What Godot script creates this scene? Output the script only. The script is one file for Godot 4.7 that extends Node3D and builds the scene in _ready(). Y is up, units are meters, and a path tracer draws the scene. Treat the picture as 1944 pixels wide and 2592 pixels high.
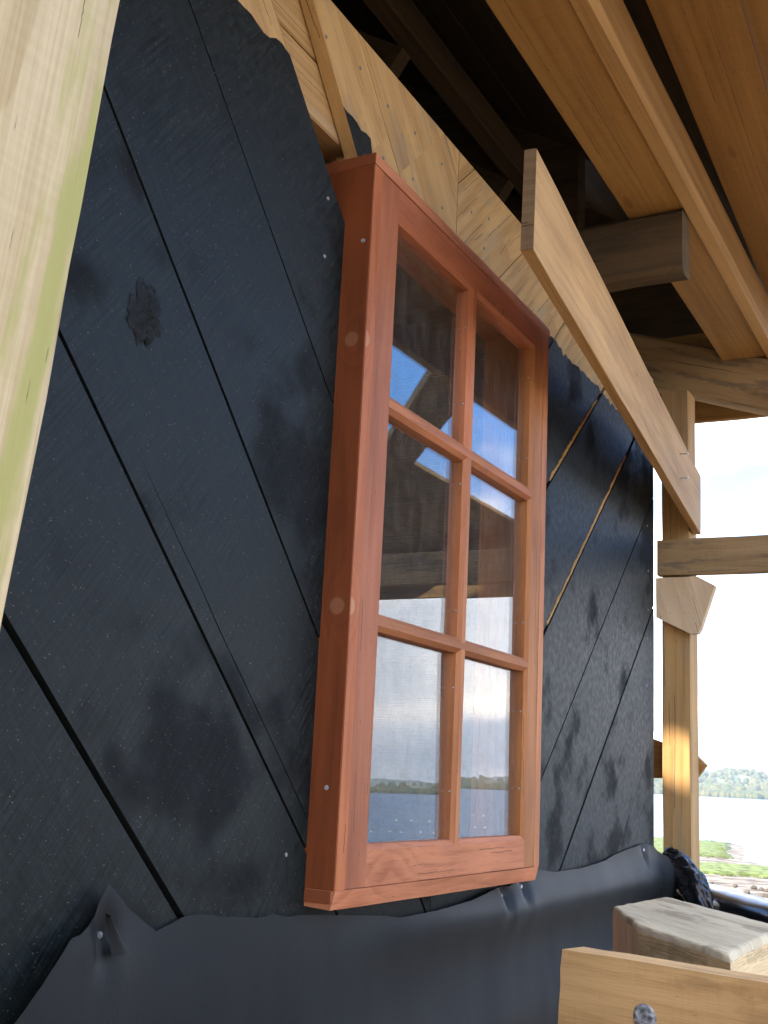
extends Node3D
# An unfinished timber house with a porch: x runs along the wall, y is up, z points out of the wall. The window's front plane is z = 0, its lower edge y = 0.

var rng := RandomNumberGenerator.new()
var M := {}
var used := {}
var slits := []
const WF := -0.0525      # front of the wall boards
const WB := -0.0785      # back of the wall boards
const DECK := -1.42
const SEA := -6.0

# ---------------------------------------------------------------- naming
func numbered(called: String) -> String:
	if not used.has(called):
		used[called] = 0
		return called
	used[called] += 1
	return "%s_%03d" % [called, used[called]]

func tag(o: Node, label: String, category: String, group := "") -> void:
	o.set_meta("label", label)
	o.set_meta("category", category)
	if group != "":
		o.set_meta("group", group)

func thing(called: String, label: String, category: String, at := Vector3.ZERO, group := "") -> Node3D:
	var o := Node3D.new()
	o.name = numbered(called)
	add_child(o)
	o.position = at
	tag(o, label, category, group)
	return o

# a part whose mesh is given in world coordinates
func part(called: String, mesh: Mesh, m: Material, parent: Node3D) -> MeshInstance3D:
	var o := MeshInstance3D.new()
	o.name = called
	o.mesh = mesh
	if m:
		o.material_override = m
	var p: Node = parent
	var off := Vector3.ZERO
	while p != self and p is Node3D:
		off += (p as Node3D).position
		p = p.get_parent()
	parent.add_child(o, true)
	o.position = -off
	return o

func single(called: String, mesh: Mesh, m: Material, label: String, category: String, group := "") -> MeshInstance3D:
	var o := MeshInstance3D.new()
	o.name = numbered(called)
	o.mesh = mesh
	if m:
		o.material_override = m
	add_child(o)
	tag(o, label, category, group)
	return o

func structure(called: String, mesh: Mesh, m: Material) -> MeshInstance3D:
	var o := MeshInstance3D.new()
	o.name = numbered(called)
	o.mesh = mesh
	o.material_override = m
	add_child(o)
	o.set_meta("kind", "structure")
	return o

# ---------------------------------------------------------------- shapes
# profile in (y, z), counter-clockwise seen from +x, swept along the local x axis
func sweep(prof: Array, xf: Transform3D, length: float, seg := 6, jit := 0.0, u_from := -1.0, v_from := -1.0, st_in: SurfaceTool = null) -> Mesh:
	var st := st_in
	if st == null:
		st = SurfaceTool.new()
		st.begin(Mesh.PRIMITIVE_TRIANGLES)
	var n := prof.size()
	var ring := []
	for k in seg + 1:
		var r := []
		for i in n:
			var p: Vector2 = prof[i]
			var e := Vector2(rng.randf_range(-jit, jit), rng.randf_range(-jit, jit))
			r.append(xf * Vector3(length * k / seg, p.x + e.x, p.y + e.y))
		ring.append(r)
	var tile := maxf(1.2, length)
	var u0: float = u_from if u_from >= 0.0 else rng.randf_range(0.0, 1.0 - length / tile)
	for i in n:
		var j := (i + 1) % n
		var w: float = (prof[j] as Vector2).distance_to(prof[i])
		var v0: float = v_from if v_from >= 0.0 else rng.randf_range(0.0, maxf(0.0, 1.0 - w / 0.3))
		var v1 := v0 + w / 0.3
		st.set_smooth_group(i)
		for k in seg:
			var ua := u0 + length * k / seg / tile
			var ub := u0 + length * (k + 1) / seg / tile
			var q := [[ring[k][i], Vector2(ua, v0)], [ring[k + 1][i], Vector2(ub, v0)], [ring[k + 1][j], Vector2(ub, v1)], [ring[k][i], Vector2(ua, v0)], [ring[k + 1][j], Vector2(ub, v1)], [ring[k][j], Vector2(ua, v1)]]
			for e in q:
				st.set_uv(e[1])
				st.add_vertex(e[0])
	for side in 2:
		st.set_smooth_group(n + side)
		var r: Array = ring[0] if side == 0 else ring[seg]
		for i in range(1, n - 1):
			var order := [0, i, i + 1] if side == 0 else [0, i + 1, i]
			for t in order:
				var p: Vector2 = prof[t]
				st.set_uv(Vector2(0.3 + p.y * 0.3, 0.5 + p.x * 2.0))
				st.add_vertex(r[t])
	if st_in:
		return null
	st.generate_normals()
	st.generate_tangents()
	return st.commit()

func rect_profile(h: float, t: float, c: float) -> Array:
	# centred rectangle h (y) by t (z) with chamfers c
	var a := h / 2
	var b := t / 2
	return [Vector2(-a + c, -b), Vector2(a - c, -b), Vector2(a, -b + c), Vector2(a, b - c), Vector2(a - c, b), Vector2(-a + c, b), Vector2(-a, b - c), Vector2(-a, -b + c)]

# a sawn timber from p to q; "up" is the direction of its height h, t its thickness
func frame_of(p: Vector3, q: Vector3, up: Vector3) -> Transform3D:
	var x := (q - p).normalized()
	var z := x.cross(up).normalized()
	var y := z.cross(x).normalized()
	return Transform3D(Basis(x, y, z), p)

func timber(p: Vector3, q: Vector3, up: Vector3, h: float, t: float, c := 0.003, seg := 10, jit := 0.0012) -> Mesh:
	return sweep(rect_profile(h, t, c), frame_of(p, q, up), p.distance_to(q), seg, jit)

func box(lo: Vector3, hi: Vector3, along := 0, c := 0.002, seg := 4, jit := 0.0004) -> Mesh:
	var m := (lo + hi) / 2
	var s := hi - lo
	if along == 0:
		return sweep(rect_profile(s.y, s.z, c), Transform3D(Basis.IDENTITY, Vector3(lo.x, m.y, m.z)), s.x, seg, jit)
	if along == 1:
		return sweep(rect_profile(s.x, s.z, c), Transform3D(Basis(Vector3.UP, Vector3.LEFT, Vector3.BACK), Vector3(m.x, lo.y, m.z)), s.y, seg, jit)
	return sweep(rect_profile(s.y, s.x, c), Transform3D(Basis(Vector3.BACK, Vector3.UP, Vector3.LEFT), Vector3(m.x, m.y, lo.z)), s.z, seg, jit)

# a flat polygon in the plane of the wall given thickness; grain along "dir"
func slab_into(st: SurfaceTool, poly_in: PackedVector2Array, zf: float, zb: float, dir: Vector2, uo: Vector2, tile := Vector2(1.2, 0.3), faces := 3) -> void:
	var poly := poly_in
	if Geometry2D.is_polygon_clockwise(poly):
		poly = poly_in.duplicate()
		poly.reverse()
	var tri := Geometry2D.triangulate_polygon(poly)
	var acr := Vector2(-dir.y, dir.x)
	st.set_smooth_group(-1)
	for f in range(0, tri.size() if faces & 1 else 0, 3):
		var a := poly[tri[f]]
		var b := poly[tri[f + 1]]
		var c := poly[tri[f + 2]]
		var cw: bool = (b - a).cross(c - a) < 0.0
		for s in 2:
			var z := zf if s == 0 else zb
			var order := [a, b, c] if cw == (s == 0) else [a, c, b]
			for p in order:
				st.set_uv(Vector2(p.dot(dir) / tile.x, p.dot(acr) / tile.y) + uo)
				st.add_vertex(Vector3(p.x, p.y, z))
	for i in poly.size() if faces & 2 else 0:
		var p := poly[i]
		var q := poly[(i + 1) % poly.size()]
		for e in [[p, zf], [q, zf], [q, zb], [p, zf], [q, zb], [p, zb]]:
			var w: Vector2 = e[0]
			st.set_uv(Vector2(w.dot(dir) / tile.x, (w.dot(acr) + e[1]) / tile.y) + uo)
			st.add_vertex(Vector3(w.x, w.y, e[1]))

func begin() -> SurfaceTool:
	var st := SurfaceTool.new()
	st.begin(Mesh.PRIMITIVE_TRIANGLES)
	return st

func done(st: SurfaceTool) -> ArrayMesh:
	st.generate_normals()
	return st.commit()

# a grid of points as one smooth sheet; pts[row][column]
func sheet(pts: Array, uv: Vector2, flip := false, st_in: SurfaceTool = null) -> Mesh:
	var st := st_in if st_in else begin()
	st.set_smooth_group(0)
	for r in pts.size() - 1:
		for c in pts[r].size() - 1:
			var q := [[r, c], [r, c + 1], [r + 1, c + 1], [r, c], [r + 1, c + 1], [r + 1, c]]
			if flip:
				q.reverse()
			for e in q:
				st.set_uv(Vector2(e[1] * uv.x, e[0] * uv.y))
				st.add_vertex(pts[e[0]][e[1]])
	return null if st_in else done(st)

func ball(r: float, at := Vector3.ZERO, squash := Vector3.ONE) -> Mesh:
	var s := SphereMesh.new()
	s.radius = r
	s.height = 2 * r
	s.radial_segments = 14
	s.rings = 8
	var st := begin()
	st.append_from(s, 0, Transform3D(Basis.from_scale(squash), at))
	return st.commit()

# nail head lying on a face with the given normal
func nail_head(at: Vector3, normal: Vector3, r: float) -> Mesh:
	var c := CylinderMesh.new()
	c.top_radius = r * 0.85
	c.bottom_radius = r
	c.height = r * 0.5
	c.radial_segments = 12
	c.rings = 1
	var y := normal.normalized()
	var x := y.cross(Vector3(0.3, 0.5, 0.8)).normalized()
	var st := begin()
	st.append_from(c, 0, Transform3D(Basis(x, y, x.cross(y)), at))
	return st.commit()

# ---------------------------------------------------------------- textures
func noise(s: int, f: float, oct := 3, type := FastNoiseLite.TYPE_SIMPLEX_SMOOTH) -> FastNoiseLite:
	var n := FastNoiseLite.new()
	n.seed = s
	n.frequency = f
	n.noise_type = type
	n.fractal_octaves = oct
	return n

func lin(r: float, g: float, b: float) -> Color:
	return Color(r, g, b).linear_to_srgb()

# u runs 1.2 m along the grain, v 0.3 m across it. knots: [u metres, v metres, radius, darkness]
func wood_image(s: int, early: Color, late: Color, rings: float, sawn: float, knots := [], stain := Color(0, 0, 0, 0), size := Vector2i(1024, 256), checks := 26) -> Image:
	var im := Image.create(size.x, size.y, false, Image.FORMAT_RGB8)
	var a := noise(s, 1.0, 2)
	var b := noise(s + 1, 1.0, 2)
	var c := noise(s + 2, 1.0, 3)
	var d := noise(s + 3, 1.0, 2)
	var e := noise(s + 4, 1.0, 3)
	for yy in size.y:
		var y := 0.3 * yy / size.y
		for xx in size.x:
			var x := 1.2 * xx / size.x
			var w := a.get_noise_2d(x * 0.9, y * 5.0) * 1.6
			var kn := 0.0
			for k in knots:
				var dx: float = (x - k[0]) * 0.55
				var dy: float = y - k[1]
				var g := exp(-(dx * dx + dy * dy) / (k[2] * k[2] * 2.2))
				w += g * 2.2
				var core: float = Vector2(x - k[0], dy).length() / k[2]
				kn += k[3] * (1.0 - smoothstep(0.75, 1.05, core)) + 0.35 * absf(k[3]) * (1.0 - smoothstep(0.05, 0.3, absf(core - 1.0)))
			var band := fposmod(y * rings + w, 1.0)
			band = smoothstep(0.15, 0.95, band) * (1.0 - smoothstep(0.95, 1.0, band))
			var fibre := b.get_noise_2d(x * 9.0, y * 330.0) * 0.7 + b.get_noise_2d(x * 22.0 + 40.0, y * 900.0) * 0.45 + b.get_noise_2d(x * 3.0, y * 80.0) * 0.5
			var saw := d.get_noise_2d(x * 420.0, y * 9.0) * sawn
			var t := clampf(band * 0.40 * (0.6 + 0.5 * c.get_noise_2d(x * 1.1 + 3.0, y * 6.0)) + fibre * 0.34 + c.get_noise_2d(x * 3.0, y * 12.0) * 0.5 + saw * 0.20 + 0.2, 0.0, 1.0)
			var col := early.lerp(late, t)
			var pale := 1.0 + 0.22 * c.get_noise_2d(x * 1.3 + 7.0, y * 4.0)
			col = Color(col.r * pale, col.g * pale, col.b * pale)
			col = col.lerp(Color(0.22, 0.10, 0.04) if kn > 0.0 else Color(0.62, 0.36, 0.2), clampf(absf(kn), 0.0, 0.8))
			if stain.a > 0.0:
				var m := smoothstep(0.12, 0.5, e.get_noise_2d(x * 3.2, y * 16.0) + 0.25 * e.get_noise_2d(x * 30.0, y * 60.0))
				col = col.lerp(Color(stain.r, stain.g, stain.b), m * stain.a)
			im.set_pixel(xx, yy, Color(col.r, col.g, col.b).linear_to_srgb())
	# pin holes and dark flecks
	for k in 170:
		var q := Vector2i(rng.randi_range(2, size.x - 6), rng.randi_range(1, size.y - 2))
		var old := im.get_pixel(q.x, q.y)
		for l in rng.randi_range(1, 5):
			im.set_pixel(q.x + l, q.y, old.darkened(rng.randf_range(0.15, 0.45)))
	for k in checks:
		var q := Vector2(rng.randf_range(0, size.x * 0.8), rng.randf_range(3, size.y - 3))
		var dk := rng.randf_range(0.35, 0.8)
		var slope := rng.randf_range(-0.03, 0.03)
		for l in rng.randi_range(20, 190):
			q += Vector2(1, slope + rng.randf_range(-0.22, 0.22))
			if q.x < size.x - 1 and q.y > 1 and q.y < size.y - 1:
				im.set_pixel(int(q.x), int(q.y), im.get_pixel(int(q.x), int(q.y)).darkened(dk * rng.randf_range(0.5, 1.0)))
	return im

func grey_image(s: int, fu: float, fv: float, oct := 3, size := Vector2i(512, 256)) -> ImageTexture:
	var im := Image.create(size.x, size.y, false, Image.FORMAT_RGB8)
	var n := noise(s, 1.0, oct)
	for yy in size.y:
		for xx in size.x:
			var v := 0.5 + 0.5 * n.get_noise_2d(fu * xx / size.x, fv * yy / size.y)
			im.set_pixel(xx, yy, Color(v, v, v))
	return ImageTexture.create_from_image(im)

func wood(im: Image, rough := 0.75, relief := 0.05, tint := Color.WHITE) -> StandardMaterial3D:
	var m := StandardMaterial3D.new()
	m.albedo_texture = ImageTexture.create_from_image(im)
	m.albedo_color = tint
	m.roughness = rough
	m.metallic_specular = 0.35
	m.heightmap_enabled = true
	m.heightmap_texture = M.grain_relief
	m.heightmap_scale = relief
	return m

func tinted(m: StandardMaterial3D, c: Color) -> StandardMaterial3D:
	var o: StandardMaterial3D = m.duplicate()
	o.albedo_color = c
	return o

func vary(m: StandardMaterial3D) -> StandardMaterial3D:
	var k := rng.randf_range(0.84, 1.0)
	return tinted(m, Color(k, k * rng.randf_range(0.93, 1.0), k * rng.randf_range(0.9, 1.0)))

func plain(c: Color, rough: float, spec := 0.5) -> StandardMaterial3D:
	var m := StandardMaterial3D.new()
	m.albedo_color = c
	m.roughness = rough
	m.metallic_specular = spec
	return m

func worn_at(p: FastNoiseLite, x: float, y: float) -> float:
	return 0.75 * p.get_noise_2d(x * 1.7, y * 2.6) + 0.55 * p.get_noise_2d(x * 5.5 + 30.0, y * 6.0)

# bitumen-black paint on sawn boards: 2 m along the board by 0.5 m across
func paint_material() -> StandardMaterial3D:
	var w := 2048
	var h := 512
	var im := Image.create(w, h, false, Image.FORMAT_RGB8)
	var ro := Image.create(w, h, false, Image.FORMAT_RGB8)
	var p := noise(71, 1.0, 4)
	var s := noise(72, 1.0, 2)
	var f := noise(73, 1.0, 2)
	for yy in h:
		var y := 0.5 * yy / h
		for xx in w:
			var x := 2.0 * xx / w
			var patch := worn_at(p, x, y)
			# blended towards the opposite edge so that the pattern repeats without a seam
			if x > 1.6:
				patch = lerpf(patch, worn_at(p, x - 2.0, y), smoothstep(1.6, 2.0, x))
			if y > 0.36:
				var other := worn_at(p, x, y - 0.5)
				if x > 1.6:
					other = lerpf(other, worn_at(p, x - 2.0, y - 0.5), smoothstep(1.6, 2.0, x))
				patch = lerpf(patch, other, smoothstep(0.36, 0.5, y))
			var saw := s.get_noise_2d(x * 190.0 + y * 25.0, y * 7.0)
			var fine := f.get_noise_2d(x * 420.0, y * 420.0)
			var worn := smoothstep(0.10, 0.55, patch + saw * 0.14 + fine * 0.06)
			var k := (1.0 + (0.25 + 0.5 * smoothstep(-0.25, 0.2, patch)) * saw + 0.45 * fine) * (1.0 + 0.35 * p.get_noise_2d(x * 38.0, y * 46.0) + 0.25 * s.get_noise_2d(x * 9.0, y * 260.0))
			var col := Color(0.0118, 0.0148, 0.0138).lerp(Color(0.0060, 0.0062, 0.0057), worn * 0.75)
			im.set_pixel(xx, yy, Color(col.r * k, col.g * k, col.b * k).linear_to_srgb())
			var r := clampf(0.48 + 0.24 * worn + 0.05 * saw + 0.12 * p.get_noise_2d(x * 38.0, y * 46.0), 0.0, 1.0)
			ro.set_pixel(xx, yy, Color(r, clampf(0.5 + 0.5 * saw + 0.25 * fine, 0.0, 1.0), 0.0))
	for k in 9000:   # sawdust
		var q := Vector2i(rng.randi_range(1, w - 4), rng.randi_range(1, h - 3))
		var c := lin(0.34, 0.26, 0.17).lerp(im.get_pixel(q.x, q.y), pow(rng.randf(), 0.45))
		im.set_pixel(q.x, q.y, c)
		if rng.randf() < 0.55:
			im.set_pixel(q.x + 1, q.y + rng.randi_range(0, 1), c)
		ro.set_pixel(q.x, q.y, Color(0.95, 0.6, 0))
	for k in 26:   # pale scuffs
		var q := Vector2(rng.randf_range(0, w), rng.randf_range(0, h))
		var d := Vector2.from_angle(rng.randf_range(-2.6, -1.6))
		for l in rng.randi_range(20, 130):
			q += d
			d = d.rotated(rng.randf_range(-0.05, 0.05))
			if q.x > 0 and q.y > 0 and q.x < w and q.y < h and rng.randf() < 0.45:
				var old := im.get_pixel(int(q.x), int(q.y))
				im.set_pixel(int(q.x), int(q.y), old.lerp(lin(0.09, 0.095, 0.1), rng.randf_range(0.15, 0.5)))
	var m := StandardMaterial3D.new()
	m.albedo_texture = ImageTexture.create_from_image(im)
	var rt := ImageTexture.create_from_image(ro)
	m.roughness = 1.0
	m.roughness_texture = rt
	m.roughness_texture_channel = BaseMaterial3D.TEXTURE_CHANNEL_RED
	m.metallic_specular = 0.25
	m.heightmap_enabled = true
	m.heightmap_texture = grey_image(75, 300.0, 14.0, 2, Vector2i(1024, 256))
	m.heightmap_scale = 0.014
	return m

func make_sky() -> PanoramaSkyMaterial:
	var w := 1024
	var h := 512
	var im := Image.create(w, h, false, Image.FORMAT_RGBF)
	var n := noise(601, 1.0, 5)
	var n2 := noise(602, 1.0, 4)
	for yy in h:
		var el := (0.5 - (yy + 0.5) / h) * PI
		for xx in w:
			var az := TAU * xx / w - PI / 2
			var d := Vector3(cos(el) * cos(az), sin(el), cos(el) * sin(az))
			var up := maxf(d.y, 0.0)
			var c := Color(0.72, 0.86, 1.02).lerp(Color(0.115, 0.37, 1.05), pow(clampf(up * 3.2, 0.0, 1.0), 0.75))
			var lay := d / (up + 0.22)
			var f := n.get_noise_3d(lay.x * 1.1, lay.z * 1.1, up * 3.0) + 0.35 * n2.get_noise_3d(d.x * 6.0, d.y * 14.0, d.z * 6.0)
			var cover := lerpf(0.38, 0.0, clampf(up * 2.8, 0.0, 1.0))
			var cl := smoothstep(-0.10, 0.26, f + cover - 0.12)
			var white := Color(1.62, 1.68, 1.78).lerp(Color(0.82, 0.98, 1.24), smoothstep(-0.25, 0.45, n2.get_noise_3d(d.x * 3.0 + 4.0, d.y * 9.0, d.z * 3.0)))
			c = c.lerp(white, cl * 0.92)
			if el < 0.0:
				c = Color(0.4, 0.45, 0.5)
			im.set_pixel(xx, yy, Color(c.r * 1.14, c.g, c.b * 0.84))   # white balance of the photograph
	var m := PanoramaSkyMaterial.new()
	m.panorama = ImageTexture.create_from_image(im)
	return m

func _ready() -> void:
	rng.seed = 20
	camera_and_light()
	make_materials()
	make_land()
	make_house()
	make_wall()
	make_window()
	make_eaves()
	make_corner()
	make_porch()
	make_membrane()
	make_foreground()

# ---------------------------------------------------------------- camera, sky, sun
func camera_and_light() -> void:
	var cam := Camera3D.new()
	cam.name = "camera"
	cam.position = Vector3(-1.5855, 0.1727, 0.9108)
	cam.rotation_order = EULER_ORDER_YXZ
	cam.rotation = Vector3(0.2223, -1.0740, 0.0503)
	cam.fov = 47.48
	cam.near = 0.05
	cam.far = 12000.0
	add_child(cam)
	var env := Environment.new()
	env.background_mode = Environment.BG_SKY
	env.sky = Sky.new()
	env.sky.sky_material = make_sky()
	env.background_energy_multiplier = 1.0
	env.tonemap_mode = Environment.TONE_MAPPER_LINEAR
	env.tonemap_exposure = 3.7
	env.sdfgi_enabled = true
	env.ssao_enabled = true
	env.ssil_enabled = true
	env.fog_enabled = true
	env.fog_density = 0.00016
	env.fog_light_color = Color(0.86, 0.92, 0.98)
	var we := WorldEnvironment.new()
	we.name = "environment"
	we.environment = env
	add_child(we)
	var sun := DirectionalLight3D.new()
	sun.name = "sun"
	sun.light_energy = 1.2
	sun.light_color = Color(1.0, 0.94, 0.84)
	sun.light_angular_distance = 0.5
	sun.shadow_enabled = true
	sun.look_at_from_position(Vector3.ZERO, Vector3(0.75, -0.33, 0.57))
	add_child(sun)

func make_materials() -> void:
	M.grain_relief = grey_image(5, 18.0, 110.0)
	M.pale = wood(wood_image(100, Color(0.49, 0.290, 0.112), Color(0.31, 0.155, 0.048), 34.0, 0.5, [[0.55, 0.12, 0.007, 0.5]], Color(0.33, 0.20, 0.09, 0.35), Vector2i(1024, 512)), 0.7, 0.03)
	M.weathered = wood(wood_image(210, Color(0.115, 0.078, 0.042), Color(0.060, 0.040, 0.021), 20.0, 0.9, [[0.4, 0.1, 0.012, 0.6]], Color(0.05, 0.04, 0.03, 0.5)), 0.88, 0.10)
	M.sawn = wood(wood_image(220, Color(0.66, 0.50, 0.28), Color(0.50, 0.35, 0.17), 26.0, 0.9, [], Color(0.33, 0.25, 0.13, 0.5)), 0.9, 0.14)
	M.fresh = wood(wood_image(105, Color(0.70, 0.53, 0.34), Color(0.56, 0.38, 0.21), 30.0, 0.8), 0.75, 0.03)
	M.gold = wood(wood_image(110, Color(0.365, 0.200, 0.062), Color(0.225, 0.108, 0.028), 26.0, 0.8, [[0.25, 0.1, 0.012, 0.7], [0.9, 0.21, 0.009, 0.6]], Color(0.20, 0.11, 0.04, 0.22), Vector2i(1024, 256), 8), 0.72, 0.04)
	M.raw = wood(wood_image(120, Color(0.46, 0.285, 0.115), Color(0.28, 0.15, 0.052), 22.0, 0.4, [[0.45, 0.16, 0.014, 0.7]], Color(0.24, 0.21, 0.16, 0.30)), 0.75, 0.04)
	M.rough = wood(wood_image(130, Color(0.34, 0.23, 0.115), Color(0.22, 0.135, 0.06), 20.0, 0.9, [[0.3, 0.07, 0.012, 0.8], [0.75, 0.2, 0.01, 0.7]], Color(0.12, 0.10, 0.08, 0.6)), 0.85, 0.08)
	M.post = wood(wood_image(140, Color(0.56, 0.44, 0.25), Color(0.36, 0.255, 0.115), 22.0, 0.6, [[0.72, 0.10, 0.010, 0.35]], Color(0.31, 0.29, 0.085, 0.85), Vector2i(1024, 512), 12), 0.8, 0.04)
	M.cedar = wood(wood_image(150, Color(0.48, 0.190, 0.076), Color(0.31, 0.105, 0.036), 30.0, 0.3, [[0.62, 0.2, 0.008, 0.5]]), 0.6, 0.025)
	M.cedar_ring = wood(wood_image(160, Color(0.49, 0.185, 0.084), Color(0.25, 0.076, 0.030), 55.0, 0.1, [[0.1, 0.05, 0.03, 0.0], [0.5, 0.14, 0.03, 0.0]]), 0.6, 0.025)
	M.cedar_jamb = wood(wood_image(170, Color(0.40, 0.125, 0.042), Color(0.27, 0.075, 0.024), 20.0, 0.2, [[0.431, 0.03, 0.017, -0.35], [0.881, 0.03, 0.017, -0.3], [0.62, 0.2, 0.01, 0.4]]), 0.6, 0.025)
	M.deep_cedar = wood(wood_image(230, Color(0.20, 0.052, 0.015), Color(0.125, 0.031, 0.009), 14.0, 0.2, [[0.431, 0.075, 0.016, -0.17], [0.881, 0.073, 0.015, -0.15]], Color(0, 0, 0, 0), Vector2i(1024, 512), 10), 0.5, 0.02)
	M.deep_end = plain(lin(0.20, 0.055, 0.018), 0.65, 0.35)
	M.tan = wood(wood_image(200, Color(0.60, 0.365, 0.155), Color(0.42, 0.225, 0.08), 30.0, 0.7, [[0.7, 0.22, 0.006, 0.6]], Color(0.22, 0.12, 0.05, 0.35), Vector2i(1024, 512)), 0.8, 0.05)
	M.endgrain = wood(wood_image(180, Color(0.22, 0.145, 0.075), Color(0.13, 0.08, 0.04), 60.0, 0.9), 0.9, 0.12)
	M.grey = wood(wood_image(190, Color(0.58, 0.485, 0.32), Color(0.40, 0.305, 0.18), 40.0, 0.9, [], Color(0.20, 0.14, 0.08, 0.55), Vector2i(1024, 512)), 0.9, 0.16)
	M.paint = paint_material()
	M.steel = plain(lin(0.55, 0.56, 0.58), 0.35)
	M.steel.metallic = 0.9
	M.zinc = plain(lin(0.42, 0.45, 0.47), 0.55)
	M.zinc.metallic = 0.6
	M.bolt = plain(Color(1, 1, 1), 0.55)
	M.bolt.albedo_texture = grey_image(77, 9.0, 9.0, 4)
	M.bolt.uv1_triplanar = true
	M.bolt.uv1_scale = Vector3(12, 12, 12)
	M.rust = plain(lin(0.20, 0.19, 0.175), 0.6)
	M.glass = StandardMaterial3D.new()
	M.glass.transparency = BaseMaterial3D.TRANSPARENCY_ALPHA
	M.glass.albedo_color = Color(0.8, 0.85, 0.85, 0.012)
	M.glass.roughness = 0.0
	M.glass.metallic_specular = 0.5
	var felt := plain(lin(0.0125, 0.0150, 0.0165), 0.52, 0.30)
	felt.heightmap_enabled = true
	felt.heightmap_texture = grey_image(31, 60.0, 60.0, 4, Vector2i(512, 512))
	felt.heightmap_scale = 0.02
	M.felt = felt
	M.plastic = plain(lin(0.010, 0.010, 0.011), 0.22, 0.4)
	M.splinter = plain(lin(0.46, 0.23, 0.10), 0.8)
	M.tar = plain(lin(0.012, 0.013, 0.013), 0.7, 0.3)
	# dried dirt specks on the glass
	var im := Image.create(512, 512, false, Image.FORMAT_RGBA8)
	im.fill(Color(0.4, 0.36, 0.3, 0.0))
	var n := noise(41, 1.0, 4)
	for yy in 512:
		for xx in 512:
			var v := n.get_noise_2d(xx * 0.016, yy * 0.010)
			var film := clampf(0.020 + 0.07 * v + 0.03 * n.get_noise_2d(xx * 0.09, yy * 0.05), 0.0, 0.12)
			im.set_pixel(xx, yy, Color(0.62, 0.58, 0.52, film))
	for k in 520:
		var q := Vector2i(rng.randi_range(1, 508), rng.randi_range(1, 508))
		var big := rng.randf() < 0.3
		var cc := Color(0.16, 0.13, 0.1, rng.randf_range(0.5, 0.95))
		im.set_pixel(q.x, q.y, cc)
		if big:
			im.set_pixel(q.x + 1, q.y, cc)
			im.set_pixel(q.x + 1, q.y + 1, cc)
			im.set_pixel(q.x, q.y + 2, cc)
	M.dirt = StandardMaterial3D.new()
	M.dirt.albedo_texture = ImageTexture.create_from_image(im)
	M.dirt.transparency = BaseMaterial3D.TRANSPARENCY_ALPHA
	M.dirt.roughness = 0.9
	M.dirt.metallic_specular = 0.0

# ---------------------------------------------------------------- land, water, far shore
func az_point(r: float, deg: float, y: float) -> Vector3:
	var a := deg_to_rad(deg)
	return Vector3(-1.5855 + r * cos(a), y, 0.91 + r * sin(a))

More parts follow.
